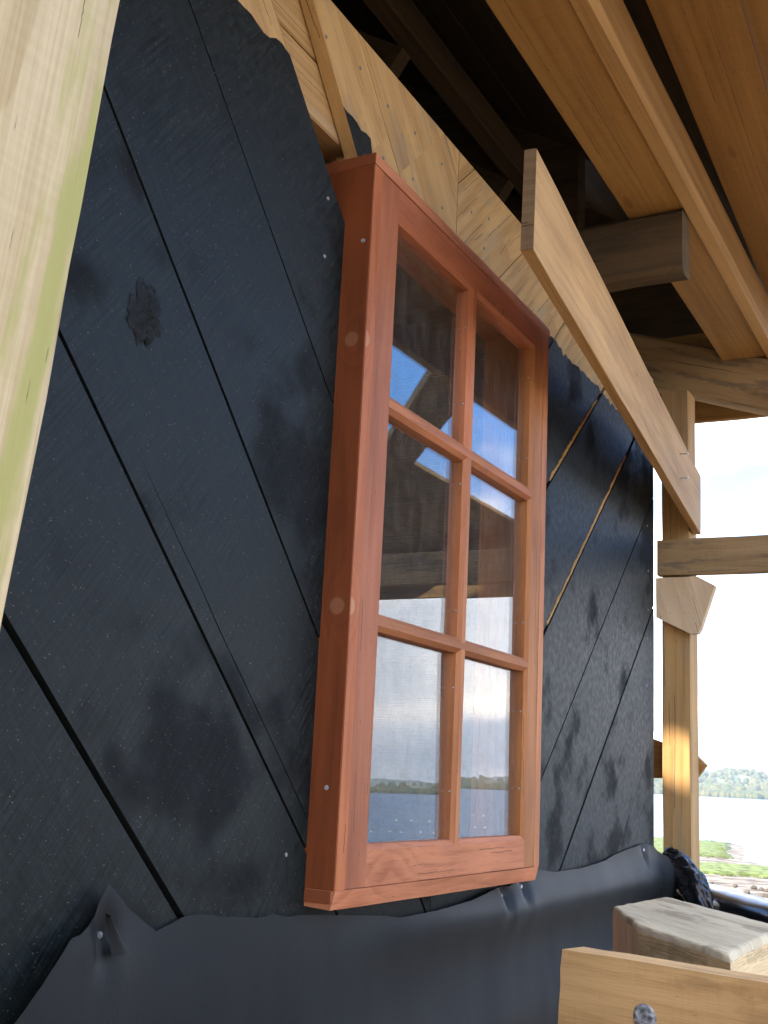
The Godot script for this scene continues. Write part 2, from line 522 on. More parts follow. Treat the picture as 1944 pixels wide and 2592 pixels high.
func make_land() -> void:
	var water := StandardMaterial3D.new()
	water.albedo_color = lin(0.02, 0.075, 0.12)
	water.roughness = 0.28
	water.normal_enabled = true
	var nt := NoiseTexture2D.new()
	nt.width = 512
	nt.height = 512
	nt.seamless = true
	nt.noise = noise(9, 0.02, 4)
	nt.as_normal_map = true
	nt.bump_strength = 3.0
	water.normal_texture = nt
	water.normal_scale = 1.0
	water.uv1_triplanar = true
	water.uv1_world_triplanar = true
	water.uv1_scale = Vector3(0.08, 0.08, 0.08)
	var rows := []
	for k in 26:
		var r := 20.0 * pow(1.26, k)
		var row := []
		for a in 73:
			row.append(az_point(r, a * 5.0, SEA))
		rows.append(row)
	structure("water", sheet(rows, Vector2(1, 1)), water)
	# beach and slope below the house
	var sand := StandardMaterial3D.new()
	sand.albedo_color = lin(0.34, 0.27, 0.19)
	sand.roughness = 0.95
	var sn := NoiseTexture2D.new()
	sn.width = 512
	sn.height = 512
	sn.seamless = true
	sn.noise = noise(14, 0.015, 5)
	var ramp := Gradient.new()
	ramp.offsets = PackedFloat32Array([0.25, 0.5, 0.75])
	ramp.colors = PackedColorArray([Color(0.62, 0.58, 0.5), Color(0.92, 0.9, 0.86), Color(1, 1, 1)])
	sn.color_ramp = ramp
	sand.albedo_texture = sn
	sand.uv1_triplanar = true
	sand.uv1_world_triplanar = true
	sand.uv1_scale = Vector3(0.05, 0.05, 0.05)
	var n := noise(21, 1.0, 3)
	rows = []
	for k in 60:
		var r := 2.0 * pow(1.083, k)
		var row := []
		for a in 121:
			var deg := a * 3.0
			row.append(az_point(r, deg, ground_height(r, deg, n)))
		rows.append(row)
	structure("ground", sheet(rows, Vector2(1, 1)), sand)
	# grass on the foreshore
	var grass := StandardMaterial3D.new()
	grass.albedo_color = lin(0.22, 0.27, 0.05)
	grass.albedo_texture = sn
	grass.uv1_triplanar = true
	grass.uv1_world_triplanar = true
	grass.uv1_scale = Vector3(0.12, 0.12, 0.12)
	grass.roughness = 0.9
	var gs := begin()
	for b in [[93.0, 107.0, -22.0, -4.0], [117.0, 156.0, -24.0, -11.4]]:
		var g := []
		for k in 22:
			var t := k / 21.0
			var row := []
			for a in 41:
				var s := a / 40.0
				var r: float = lerpf(b[0], b[1], t) + 2.5 * n.get_noise_2d(s * 9.0, b[0]) * (1.0 if k > 0 and k < 21 else 1.6)
				var deg: float = lerpf(b[2], b[3], s) + (0.5 * n.get_noise_2d(t * 5.0, b[1] + 3.0) - 0.6 * t if a == 40 else 0.0)
				var rim: float = minf(minf(t, 1.0 - t) * 8.0, minf(1.0, (1.0 - s) * 12.0))
				row.append(az_point(r, deg, -5.93 + 0.35 * clampf(rim, 0.0, 1.0) + 0.12 * n.get_noise_2d(r * 0.6, deg * 3.0)))
			g.append(row)
		sheet(g, Vector2(1, 1), false, gs)
	var go := structure("grass", done(gs), grass)
	go.set_meta("kind", "stuff")
	tag(go, "bright green grass strips on the foreshore", "grass")
	# tufts of taller grass and weed along the edges
	var tuft := begin()
	for k in 9:
		var a := k * 0.7
		var d := Vector3(cos(a), 0, sin(a))
		var p := d * 0.1
		for e in [p - d.cross(Vector3.UP) * 0.05, p + d * 0.15 + Vector3(0, 0.34, 0), p + d.cross(Vector3.UP) * 0.05]:
			tuft.add_vertex(e)
	var mm := MultiMesh.new()
	mm.transform_format = MultiMesh.TRANSFORM_3D
	mm.mesh = done(tuft)
	mm.instance_count = 1500
	for k in 1500:
		var far := rng.randf() < 0.6
		var r := rng.randf_range(116.0, 155.0) if far else rng.randf_range(92.0, 108.0)
		var deg := rng.randf_range(-16.0, -11.6 - (0.02 * (r - 116.0) if far else 0.0)) if far else rng.randf_range(-16.0, -8.0)
		mm.set_instance_transform(k, Transform3D(Basis(Vector3.UP, rng.randf() * 6.0).scaled(Vector3(1, 0.6, 1) * rng.randf_range(0.5, 1.1)), az_point(r, deg, -5.78)))
	var tm := MultiMeshInstance3D.new()
	tm.name = "shore_tufts"
	tm.multimesh = mm
	tm.material_override = plain(lin(0.15, 0.19, 0.05), 0.9)
	add_child(tm)
	tm.set_meta("kind", "stuff")
	tag(tm, "rough tufts of grass and weed along the shore", "grass")
	# stones on the mud
	var rockm := plain(lin(0.11, 0.085, 0.06), 0.9)
	for s in [[1772.0, 2234.0, 0.16], [1800.0, 2222.0, 0.16], [1816.0, 2231.0, 0.22], [1837.0, 2240.0, 0.2], [1888.0, 2239.0, 0.2], [1925.0, 2228.0, 0.18], [1930.0, 2244.0, 0.26], [1938.0, 2231.0, 0.2], [1905.0, 2226.0, 0.2], [1860.0, 2226.0, 0.16]]:
		var r: float = 6.1 * 2947.0 / (s[1] - 2006.0)
		var deg: float = lerpf(-13.11, -10.07, (s[0] - 1768.0) / 176.0)
		var st := begin()
		var sp := SphereMesh.new()
		sp.radius = s[2]
		sp.height = s[2] * 1.3
		sp.radial_segments = 12
		sp.rings = 7
		var arr := sp.get_mesh_arrays()
		var vs: PackedVector3Array = arr[Mesh.ARRAY_VERTEX]
		var ix: PackedInt32Array = arr[Mesh.ARRAY_INDEX]
		st.set_smooth_group(-1)
		for i in ix:
			var v := vs[i]
			st.add_vertex(v * (1.0 + 0.45 * n.get_noise_3d(v.x * 3.0 + s[0], v.y * 3.0, v.z * 3.0)))
		var o := single("stone", done(st), rockm, "small dark stone lying on the pale mud of the foreshore", "stone", "stones on the foreshore")
		o.position = az_point(r, deg, ground_height(r, deg, n) + s[2] * 0.35)
	far_shore(n)

func ground_height(r: float, deg: float, n: FastNoiseLite) -> float:
	var a := fposmod(deg + 180.0, 360.0) - 180.0
	var h := lerpf(DECK - 0.5, -5.75, smoothstep(4.0, 56.0, r))
	var shore := 62.0                                   # distance at which the land meets the water
	if a < -5.0 and a > -80.0:
		shore = lerpf(112.0, 160.0, smoothstep(-10.9, -11.8, a))
	elif a <= -80.0 or a > 120.0:
		shore = 400.0
	shore += 4.0 * n.get_noise_2d(a * 0.2, 4.0)
	h -= 0.9 * smoothstep(shore - 6.0, shore + 14.0, r)
	return h + 0.09 * n.get_noise_2d(r * 0.2, a * 1.5) * smoothstep(8.0, 40.0, r)

func far_shore(n: FastNoiseLite) -> void:
	# two ranges of hills seen straight on and in the window's reflection
	var spec := [[1620.0, 2900.0, 62.0, "hills", lin(0.13, 0.16, 0.06)], [4300.0, 6500.0, 190.0, "hills", lin(0.07, 0.10, 0.07)]]
	var hn := noise(61, 1.0, 4)
	for s in spec:
		var st := begin()
		st.set_smooth_group(0)
		var pts := []
		var cols := []
		for k in 16:
			var t := k / 15.0
			var row := []
			var crow := []
			for a in 241:
				var deg := -40.0 + a * 0.5
				var r: float = lerpf(s[0], s[1], t)
				var base := 0.55 + 0.6 * hn.get_noise_2d(deg * 0.16 + s[0], t * 1.2) + 0.15 * hn.get_noise_2d(deg * 1.1, t * 6.0 + s[1])
				var side := lerpf(1.0, 0.36, smoothstep(2.0, 14.0, deg))
				var y: float = SEA - 3.0 + s[2] * sin(minf(t * 1.25, 1.0) * PI * 0.5) * clampf(base, 0.12, 1.2) * side + 3.0
				row.append(az_point(r, deg, y if t > 0.0 else SEA - 4.0))
				var patch := hn.get_noise_2d(deg * 1.6, t * 9.0)
				crow.append(Color(0.30, 0.33, 0.12) if patch > 0.12 else (Color(0.10, 0.13, 0.06) if patch > -0.2 else Color(0.34, 0.30, 0.16)))
			pts.append(row)
			cols.append(crow)
		for r in 15:
			for c in 240:
				for e in [[r, c], [r, c + 1], [r + 1, c + 1], [r, c], [r + 1, c + 1], [r + 1, c]]:
					st.set_color(cols[e[0]][e[1]])
					st.add_vertex(pts[e[0]][e[1]])
		var m := plain(Color.WHITE, 0.95, 0.2)
		m.vertex_color_use_as_albedo = true
		structure(s[3], done(st), m)
	# far woods as a mass of small crowns
	var crown := begin()
	var sp := SphereMesh.new()
	sp.radius = 5.0
	sp.height = 11.0
	sp.radial_segments = 7
	sp.rings = 4
	crown.append_from(sp, 0, Transform3D.IDENTITY)
	var mm := MultiMesh.new()
	mm.transform_format = MultiMesh.TRANSFORM_3D
	mm.use_colors = true
	mm.mesh = crown.commit()
	var spots := []
	while spots.size() < 5000:
		var deg := rng.randf_range(-18.0, -4.0) if rng.randf() < 0.75 else rng.randf_range(10.0, 50.0)
		var t := pow(rng.randf(), 1.6) * 0.7
		if hn.get_noise_2d(deg * 1.3 + 9.0, t * 7.0) < -0.02 and t > 0.06:
			continue
		var r := lerpf(1620.0, 2900.0, t)
		var base := 0.55 + 0.6 * hn.get_noise_2d(deg * 0.16 + 1620.0, t * 1.2) + 0.15 * hn.get_noise_2d(deg * 1.1, t * 6.0 + 2900.0)
		var side := lerpf(1.0, 0.36, smoothstep(2.0, 14.0, deg))
		spots.append(az_point(r, deg, SEA + 62.0 * sin(minf(t * 1.25, 1.0) * PI * 0.5) * clampf(base, 0.12, 1.2) * side + 2.0))
	mm.instance_count = spots.size()
	for k in spots.size():
		mm.set_instance_transform(k, Transform3D(Basis.from_scale(Vector3.ONE * rng.randf_range(0.5, 1.2)), spots[k]))
		mm.set_instance_color(k, Color(0.07, 0.10, 0.035).lerp(Color(0.16, 0.14, 0.05), rng.randf()))
	var o := MultiMeshInstance3D.new()
	o.name = "far_woods"
	o.multimesh = mm
	var wm := plain(Color.WHITE, 0.95, 0.2)
	wm.vertex_color_use_as_albedo = true
	o.material_override = wm
	add_child(o)
	o.set_meta("kind", "stuff")
	tag(o, "dark woods along the far shore across the water", "trees")
	# rows of floats on the water, seen in the lowest panes
	var fm := plain(lin(0.80, 0.74, 0.66), 0.6)
	for row in [[95.0, 22.0, 28.5, 18, 0.11], [175.0, 20.0, 28.0, 12, 0.18], [240.0, 20.0, 27.0, 10, 0.24]]:
		for k in row[3]:
			var deg: float = lerpf(row[1], row[2], (k + rng.randf_range(0.1, 0.8)) / row[3])
			var f := single("mooring_float", ball(row[4], Vector3.ZERO, Vector3(1, 0.8, 1)), fm, "white float riding in a row on the water, mirrored in a lower pane", "float", "floats on the water")
			f.position = az_point(row[0] + rng.randf_range(-3.0, 3.0), deg, SEA + row[4] * 0.35)

# ---------------------------------------------------------------- the house behind the wall
func make_house() -> void:
	var h := thing("timber_house", "unfinished timber house behind the black wall, dark inside", "house", Vector3(-1.0, DECK, -2.3))
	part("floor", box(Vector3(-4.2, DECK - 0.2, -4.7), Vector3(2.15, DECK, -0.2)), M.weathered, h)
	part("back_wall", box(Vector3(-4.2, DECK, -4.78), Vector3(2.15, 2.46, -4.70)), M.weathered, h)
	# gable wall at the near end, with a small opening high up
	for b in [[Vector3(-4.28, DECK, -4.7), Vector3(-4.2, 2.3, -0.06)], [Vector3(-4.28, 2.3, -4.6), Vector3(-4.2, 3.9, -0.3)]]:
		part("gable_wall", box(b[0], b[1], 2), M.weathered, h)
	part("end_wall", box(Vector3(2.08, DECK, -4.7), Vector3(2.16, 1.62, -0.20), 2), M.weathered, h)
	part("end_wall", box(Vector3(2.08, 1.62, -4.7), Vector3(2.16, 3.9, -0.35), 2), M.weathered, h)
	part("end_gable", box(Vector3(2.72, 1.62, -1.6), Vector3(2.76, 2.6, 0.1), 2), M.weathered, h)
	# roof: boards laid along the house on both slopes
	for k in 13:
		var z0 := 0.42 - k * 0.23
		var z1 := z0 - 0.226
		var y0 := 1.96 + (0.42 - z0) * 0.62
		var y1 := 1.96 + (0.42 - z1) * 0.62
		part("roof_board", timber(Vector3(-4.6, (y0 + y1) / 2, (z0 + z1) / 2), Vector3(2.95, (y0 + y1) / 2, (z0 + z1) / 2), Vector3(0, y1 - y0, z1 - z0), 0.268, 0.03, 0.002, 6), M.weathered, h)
	# rear slope, with an unseen opening added so the sun reaches the corner post
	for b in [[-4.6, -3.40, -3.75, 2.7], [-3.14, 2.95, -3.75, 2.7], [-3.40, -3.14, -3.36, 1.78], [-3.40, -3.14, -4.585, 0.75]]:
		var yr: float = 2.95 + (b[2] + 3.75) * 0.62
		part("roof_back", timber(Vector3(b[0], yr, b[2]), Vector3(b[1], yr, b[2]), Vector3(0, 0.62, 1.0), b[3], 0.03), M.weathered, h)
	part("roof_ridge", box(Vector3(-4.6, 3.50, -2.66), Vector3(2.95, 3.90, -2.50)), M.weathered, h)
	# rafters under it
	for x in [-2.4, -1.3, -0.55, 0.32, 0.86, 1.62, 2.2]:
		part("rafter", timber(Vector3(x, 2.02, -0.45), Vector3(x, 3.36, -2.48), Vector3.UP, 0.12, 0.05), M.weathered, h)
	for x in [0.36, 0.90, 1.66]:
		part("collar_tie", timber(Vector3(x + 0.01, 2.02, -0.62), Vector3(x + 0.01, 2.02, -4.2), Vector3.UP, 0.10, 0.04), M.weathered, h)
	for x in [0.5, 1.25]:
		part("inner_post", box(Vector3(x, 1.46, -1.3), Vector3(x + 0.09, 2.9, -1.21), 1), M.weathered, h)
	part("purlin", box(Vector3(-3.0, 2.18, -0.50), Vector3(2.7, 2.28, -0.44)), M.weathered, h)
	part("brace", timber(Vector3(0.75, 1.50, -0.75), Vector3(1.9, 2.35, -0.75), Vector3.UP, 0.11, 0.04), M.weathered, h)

# ---------------------------------------------------------------- the boarded wall
func strip(a: Vector2, b: Vector2, c: Vector2, d: Vector2, gap_a: float, gap_c: float) -> PackedVector2Array:
	# between the line through a, b (lower) and the line through c, d (upper), both drawn far beyond the wall
	var da := (b - a).normalized()
	var dc := (d - c).normalized()
	var na := Vector2(-da.y, da.x)
	var nc := Vector2(-dc.y, dc.x)
	if na.y < 0:
		na = -na
	if nc.y < 0:
		nc = -nc
	var p := PackedVector2Array()
	for t in 61:
		p.append(a + da * lerpf(-6.0, 6.0, t / 60.0) + na * (gap_a + rng.randf_range(-0.0006, 0.0006)))
	for t in 61:
		p.append(c + dc * lerpf(6.0, -6.0, t / 60.0) - nc * (gap_c + rng.randf_range(-0.0006, 0.0006)))
	return p

func make_wall() -> void:
	var w := thing("board_wall", "wall of wide diagonal boards painted black around the red window, unpainted along its top", "wall", Vector3(0, DECK, WF))
	# ragged upper limit of the paint
	var edge := PackedVector2Array()
	var nn := noise(88, 1.0, 3)
	for k in 361:
		var x := -4.2 + k * 0.0175
		var y := lerpf(1.303, 1.255, smoothstep(0.4, 1.4, x)) - 0.11 * smoothstep(0.075, 0.10, x) * (1.0 - smoothstep(0.90, 1.02, x)) + 0.016 * nn.get_noise_2d(x * 9.0, 0.0) + rng.randf_range(-0.004, 0.004) - (0.014 if k % 23 == 5 else 0.0)
		edge.append(Vector2(x, y))
	var painted := edge.duplicate()
	painted.append(Vector2(2.2, -3.0))
	painted.append(Vector2(-4.3, -3.0))
	var bare := edge.duplicate()
	bare.append(Vector2(2.2, 3.0))
	bare.append(Vector2(-4.3, 3.0))
	var mid := 0.447
	# long shakes in two of the boards, open at the window's side
	for sl in [[Vector2(-0.47, 0.556), Vector2(0.1, -0.0), 0.0009], [Vector2(-0.30, 0.36), Vector2(-0.10, 0.158), 0.0006]]:
		var d: Vector2 = sl[1] - sl[0]
		var na := Vector2(-d.y, d.x).normalized()
		var lo := PackedVector2Array()
		var hi := PackedVector2Array()
		for k in 31:
			var t := k / 30.0
			var p: Vector2 = sl[0] + d * t + na * 0.0025 * nn.get_noise_2d(t * 4.0, sl[0].x * 7.0)
			var wd: float = sl[2] * minf(1.0, t * 6.0) * (1.0 + 0.6 * nn.get_noise_2d(t * 20.0, 5.0))
			lo.append(p - na * wd)
			hi.append(p + na * wd)
		hi.reverse()
		lo.append_array(hi)
		slits.append(lo)
	var left := PackedVector2Array([Vector2(-4.2, DECK + 0.02), Vector2(mid - 0.001, DECK + 0.02), Vector2(mid - 0.001, 1.475), Vector2(-4.2, 1.475)])
	var right := PackedVector2Array([Vector2(mid + 0.001, DECK + 0.02), Vector2(1.986, DECK + 0.02), Vector2(1.986, 1.475), Vector2(mid + 0.001, 1.475)])
	var hole := PackedVector2Array([Vector2(0.004, 0.002), Vector2(0.864, 0.002), Vector2(0.864, 1.217), Vector2(0.004, 1.217)])
	# joints of the boards left of the middle, from below, with half the gap
	var jl := []
	for k in 5:
		jl.append([Vector2(-0.61, -1.90 + k * 0.37), Vector2(0.0, -2.49 + k * 0.37), 0.002])
	jl[4] = [Vector2(-0.61, -0.10), Vector2(-0.30, -0.39), 0.003]
	jl.append([Vector2(-0.61, 0.267), Vector2(-0.301, -0.022), 0.0048])
	jl.append([Vector2(-0.63, 0.66), Vector2(-0.013, 0.065), 0.0034])
	jl.append([Vector2(-0.603, 1.0), Vector2(-0.043, 0.421), 0.0023])
	jl.append([Vector2(-0.462, 1.226), Vector2(-0.018, 0.784), 0.0019])
	jl.append([Vector2(-0.204, 1.300), Vector2(-0.003, 1.100), 0.0])
	jl.append([Vector2(-0.104, 1.390), Vector2(0.012, 1.258), 0.0])
	jl.append([Vector2(0.019, 1.458), Vector2(0.183, 1.291), 0.0006])
	jl.append([Vector2(0.4, 1.45), Vector2(0.55, 1.30), 0.001])
	jl.append([Vector2(0.8, 1.45), Vector2(1.0, 1.25), 0.001])
	var dl := Vector2(1, -1).normalized()
	for k in jl.size() - 1:
		if k == 9:
			continue     # the board that is missing above the window's corner
		wall_board(w, strip(jl[k][0], jl[k][1], jl[k + 1][0], jl[k + 1][1], jl[k][2], jl[k + 1][2]), left, hole, painted, bare, dl, k == 10)
	var jr := []
	for k in 5:
		jr.append([Vector2(1.9, -1.3 + k * 0.37), Vector2(1.15, -1.98 + k * 0.37), 0.0016])
	jr[4] = [Vector2(1.95, 0.31), Vector2(1.6, -0.01), 0.0012]
	jr.append([Vector2(1.734, 0.5), Vector2(1.15, -0.026), 0.0046])
	jr.append([Vector2(1.977, 1.068), Vector2(1.029, 0.195), 0.0022])
	jr.append([Vector2(1.695, 1.144), Vector2(1.039, 0.542), 0.0066])
	jr.append([Vector2(1.402, 1.219), Vector2(1.033, 0.894), 0.0062])
	jr.append([Vector2(1.2, 1.42), Vector2(0.9, 1.12), 0.002])
	jr.append([Vector2(0.808, 1.393), Vector2(0.691, 1.290), 0.0012])
	jr.append([Vector2(0.532, 1.478), Vector2(0.457, 1.409), 0.0012])
	jr.append([Vector2(0.5, 1.85), Vector2(0.45, 1.80), 0.001])
	var dr := Vector2(1, 0.92).normalized()
	for k in jr.size() - 1:
		wall_board(w, strip(jr[k][0], jr[k][1], jr[k + 1][0], jr[k + 1][1], jr[k][2], jr[k + 1][2]), right, hole, painted, bare, dr)
	# raw splintered lips along the two wide joints beyond the window
	for j in [[Vector2(1.40, 1.215), Vector2(1.036, 0.895)], [Vector2(1.68, 1.130), Vector2(1.036, 0.540)]]:
		var st := begin()
		var d: Vector2 = (j[1] - j[0])
		var na := Vector2(-d.y, d.x).normalized()
		if na.y < 0:
			na = -na
		var lo := PackedVector2Array()
		var hi := PackedVector2Array()
		for k in 91:
			var t := k / 90.0
			var p: Vector2 = j[0] + d * t
			lo.append(p + na * rng.randf_range(0.0005, 0.0025))
			hi.append(p + na * (0.0095 + 0.006 * nn.get_noise_2d(t * 14.0, j[0].x * 9.0) + rng.randf_range(0.0, 0.0022)))
		hi.reverse()
		lo.append_array(hi)
		slab_into(st, lo, WF + 0.0012, WF - 0.012, d.normalized(), Vector2(0.2, 0.3))
		part("raw_edge", done(st), M.gold, w)
	var tp := []
	for r in 13:
		var row := []
		for c in 49:
			var an := TAU * (c % 48) / 48.0
			var rr := r / 12.0 * (0.036 + 0.016 * nn.get_noise_2d(cos(an) * 2.0, sin(an) * 2.0 + 9.0) + rng.randf_range(-0.0018, 0.0018))
			var px := Vector2(-0.487 + cos(an) * rr * 0.9, 0.742 + sin(an) * rr * 1.15)
			row.append(Vector3(px.x, px.y, WF + (0.0045 * (1.0 - pow(r / 12.0, 3.0)) + 0.006 * nn.get_noise_2d(px.x * 190.0, px.y * 190.0)) * (0.0 if r == 12 else 1.0)))
		tp.append(row)
	part("tar_scab", sheet(tp, Vector2(0.1, 0.1), true), M.tar, w)
	# studs and plates behind the boards
	for y in [[1.372, 1.474], [1.262, 1.369], [0.5, 0.58], [-0.16, -0.06], [-1.4, -1.3]]:
		if y[0] > 1.2:
			part("plate", box(Vector3(-4.2, y[0], -0.17), Vector3(1.95, y[1], -0.081), 0, 0.003), M.raw, w)
		else:
			part("plate", box(Vector3(-4.2, y[0], -0.17), Vector3(-0.06, y[1], -0.081), 0, 0.003), M.rough, w)
			part("plate", box(Vector3(0.93, y[0], -0.17), Vector3(1.95, y[1], -0.081), 0, 0.003), M.rough, w)
	var sh := box(Vector3(-4.2, DECK, -0.186), Vector3(-0.02, 1.25, -0.172))
	part("inner_lining", sh, M.weathered, w)
	part("inner_lining", box(Vector3(0.89, DECK, -0.186), Vector3(1.95, 1.25, -0.172)), M.weathered, w)
	part("inner_lining", box(Vector3(-0.02, DECK, -0.186), Vector3(0.89, -0.05, -0.172)), M.weathered, w)
	part("end_stud", box(Vector3(1.955, DECK, -0.115), Vector3(2.022, 1.30, -0.0805), 1, 0.003), M.gold, w)
	# nails
	for p in [Vector2(-0.101, 1.404), Vector2(0.021, 1.404), Vector2(0.122, 1.403), Vector2(0.243, 1.405), Vector2(0.124, 1.293), Vector2(0.237, 1.304), Vector2(0.36, 1.40), Vector2(0.52, 1.36), Vector2(0.62, 1.40), Vector2(0.38, 1.31), Vector2(0.60, 1.31), Vector2(-0.063, 1.115), Vector2(-0.062, 1.01), Vector2(-0.061, 0.051), Vector2(1.911, 0.969), Vector2(1.92, 0.829), Vector2(1.919, 0.707), Vector2(1.91, 0.618), Vector2(1.901, 0.475)]:
		part("nail", nail_head(Vector3(p.x + rng.randf_range(-0.008, 0.008) * float(p.y > 1.2), p.y + rng.randf_range(-0.008, 0.008) * float(p.y > 1.2), WF + 0.0006), Vector3.BACK, 0.0036), M.rust, w)

func wall_board(w: Node3D, st_poly: PackedVector2Array, area: PackedVector2Array, hole: PackedVector2Array, painted: PackedVector2Array, bare: PackedVector2Array, dir: Vector2, raw_sides := false) -> void:
	var pieces := []
	for p in Geometry2D.intersect_polygons(st_poly, area):
		for q in Geometry2D.clip_polygons(p, hole):
			if not Geometry2D.is_polygon_clockwise(q):
				var cut := [q]
				for c in slits:
					var next := []
					for r in cut:
						for t in Geometry2D.clip_polygons(r, c):
							if not Geometry2D.is_polygon_clockwise(t):
								next.append(t)
					cut = next
				pieces.append_array(cut)
	var uo := Vector2(rng.randf(), rng.randf())
	var uw := Vector2(rng.randf(), rng.randf())
	var dz := rng.randf_range(-0.0012, 0.0012)
	for q in pieces:
		var a := begin()
		var b := begin()
		var na := 0
		var nb := 0
		for p in Geometry2D.intersect_polygons(q, painted):
			slab_into(a, p, WF + dz, WB, dir, uo, Vector2(2.0, 0.5), 1 if raw_sides else 3)
			if raw_sides:
				slab_into(b, p, WF + dz - 0.0003, WB, dir, uw, Vector2(1.2, 0.3), 2)
				nb += 1
			na += 1
		for p in Geometry2D.intersect_polygons(q, bare):
			slab_into(b, p, WF + dz - 0.0003, WB, dir, uw)
			nb += 1
		var mesh := ArrayMesh.new()
		var mats := []
		if na:
			a.generate_normals()
			a.commit(mesh)
			mats.append(M.paint)
		if nb:
			b.generate_normals()
			b.commit(mesh)
			mats.append(M.raw)
		if mats.is_empty():
			continue
		for k in mats.size():
			mesh.surface_set_material(k, mats[k])
		part("board", mesh, null, w)

# ---------------------------------------------------------------- the window
func make_window() -> void:
	var W := 0.868
	var o := thing("casement_window", "red-brown timber window of six panes standing proud of the black wall", "window", Vector3(0.434, 0, 0))
	var j := 0.0295
	var back := -0.15
	# jambs: the face turned to the room's end shows knots
	var jp := [Vector2(0, 0), Vector2(0, back), Vector2(-j, back), Vector2(-j, 0.0)]
	var up := Basis(Vector3.UP, Vector3.LEFT, Vector3.BACK)
	part("jamb", sweep(jp, Transform3D(up, Vector3(0, 0.0, 0)), 1.2, 8, 0.0003, 0.0, 0.0), M.cedar_jamb, o)
	part("jamb", sweep(jp, Transform3D(up, Vector3(W - j, 0.0, 0)), 1.2, 8, 0.0003), M.cedar, o)
	part("head", box(Vector3(-0.001, 1.2006, back), Vector3(W + 0.001, 1.2215, 0.002), 0, 0.001, 10), M.cedar_ring, o)
	# sill: its front leans out a little at the bottom
	var sp := [Vector2(-0.0285, -0.0060), Vector2(-0.0005, 0.0012), Vector2(-0.0005, back), Vector2(-0.020, back)]
	sp.reverse()
	part("sill", sweep(sp, Transform3D(Basis.IDENTITY, Vector3(-0.001, 0, 0)), W - 0.004, 10, 0.0004), M.cedar_ring, o)
	# added thin plates colour its outer side and ends a deeper red-brown
	part("deep_side", sweep(rect_profile(0.0015, 0.0988, 0.0004), Transform3D(up, Vector3(-0.00085, 0.0005, -0.0506)), 1.1995, 6, 0.0001, 0.0, 0.0), M.deep_cedar, o)
	part("deep_end", box(Vector3(-0.0022, 1.2012, -0.1), Vector3(-0.0011, 1.2210, 0.001), 1, 0.0003, 1, 0.0001), M.deep_end, o)
	part("deep_end", box(Vector3(-0.0022, -0.0195, -0.1), Vector3(-0.0011, -0.0008, -0.006), 1, 0.0003, 1, 0.0001), M.deep_end, o)
	# sash
	var a := 0.095
	var b := 0.782
	var y1 := 0.056
	var y4 := 1.149
	var ch := 0.0085       # width of the moulded chamfer
	var cd := 0.0075       # its depth
	var dp := -0.034
	var e := 0.0007
	var lx := j + 0.0008
	var rx := W - j - 0.0008
	var stile := [Vector2(0, 0), Vector2(0, dp), Vector2(-(a - lx) - ch, dp), Vector2(-(a - lx) - ch, -cd), Vector2(-(a - lx), 0)]
	part("stile", sweep(stile, Transform3D(up, Vector3(lx, e, -0.0006)), 1.2 - 2 * e, 8, 0.0002), vary(M.cedar), o)
	var stile2 := [Vector2(0, 0), Vector2(ch, -cd), Vector2(ch, dp), Vector2(-(rx - b), dp), Vector2(-(rx - b), 0)]
	stile2.reverse()
	stile2.reverse()
	part("stile", sweep(fix(stile2), Transform3D(up, Vector3(b, e, -0.0006)), 1.2 - 2 * e, 8, 0.0002), vary(M.cedar), o)
	var rl := b - a - 0.0004
	var bot := [Vector2(e, dp), Vector2(y1 + ch, dp), Vector2(y1 + ch, -cd), Vector2(y1, 0), Vector2(e, 0)]
	part("rail", sweep(fix(bot), Transform3D(Basis.IDENTITY, Vector3(a + 0.0002, 0, -0.0008)), rl, 8, 0.0002), vary(M.cedar_ring), o)
	var top := [Vector2(1.2 - e, dp), Vector2(1.2 - e, 0), Vector2(y4, 0), Vector2(y4 - ch, -cd), Vector2(y4 - ch, dp)]
	part("rail", sweep(fix(top), Transform3D(Basis.IDENTITY, Vector3(a + 0.0002, 0, -0.0008)), rl, 8, 0.0002), vary(M.cedar), o)
	var mu := [[0.791, 0.8055], [0.4135, 0.4255]]
	for m in mu:
		var pr := [Vector2(m[0] - ch, dp), Vector2(m[1] + ch, dp), Vector2(m[1] + ch, -cd), Vector2(m[1], 0), Vector2(m[0], 0), Vector2(m[0] - ch, -cd)]
		part("muntin", sweep(fix(pr), Transform3D(Basis.IDENTITY, Vector3(a + 0.0002, 0, -0.0010)), rl, 8, 0.0002), vary(M.cedar), o)
	var vx := [0.4325, 0.4485]
	for s in [[y1, 0.4135], [0.4255, 0.791], [0.8055, y4]]:
		var pr := [Vector2(-vx[0] + ch, dp), Vector2(-vx[1] - ch, dp), Vector2(-vx[1] - ch, -cd), Vector2(-vx[1], 0), Vector2(-vx[0], 0), Vector2(-vx[0] + ch, -cd)]
		part("muntin", sweep(fix(pr), Transform3D(up, Vector3(0, s[0] + 0.0002, -0.0012)), s[1] - s[0] - 0.0004, 5, 0.0002), vary(M.cedar), o)
	# panes, each bedded a little differently
	var cols := [[a + ch, vx[0] - ch], [vx[1] + ch, b - ch]]
	var rows := [[y1 + ch, 0.4135 - ch], [0.4255 + ch, 0.791 - ch], [0.8055 + ch, y4 - ch]]
	var lean := [[0.0115, 0.0045], [0.001, 0.003], [0.0, 0.0]]
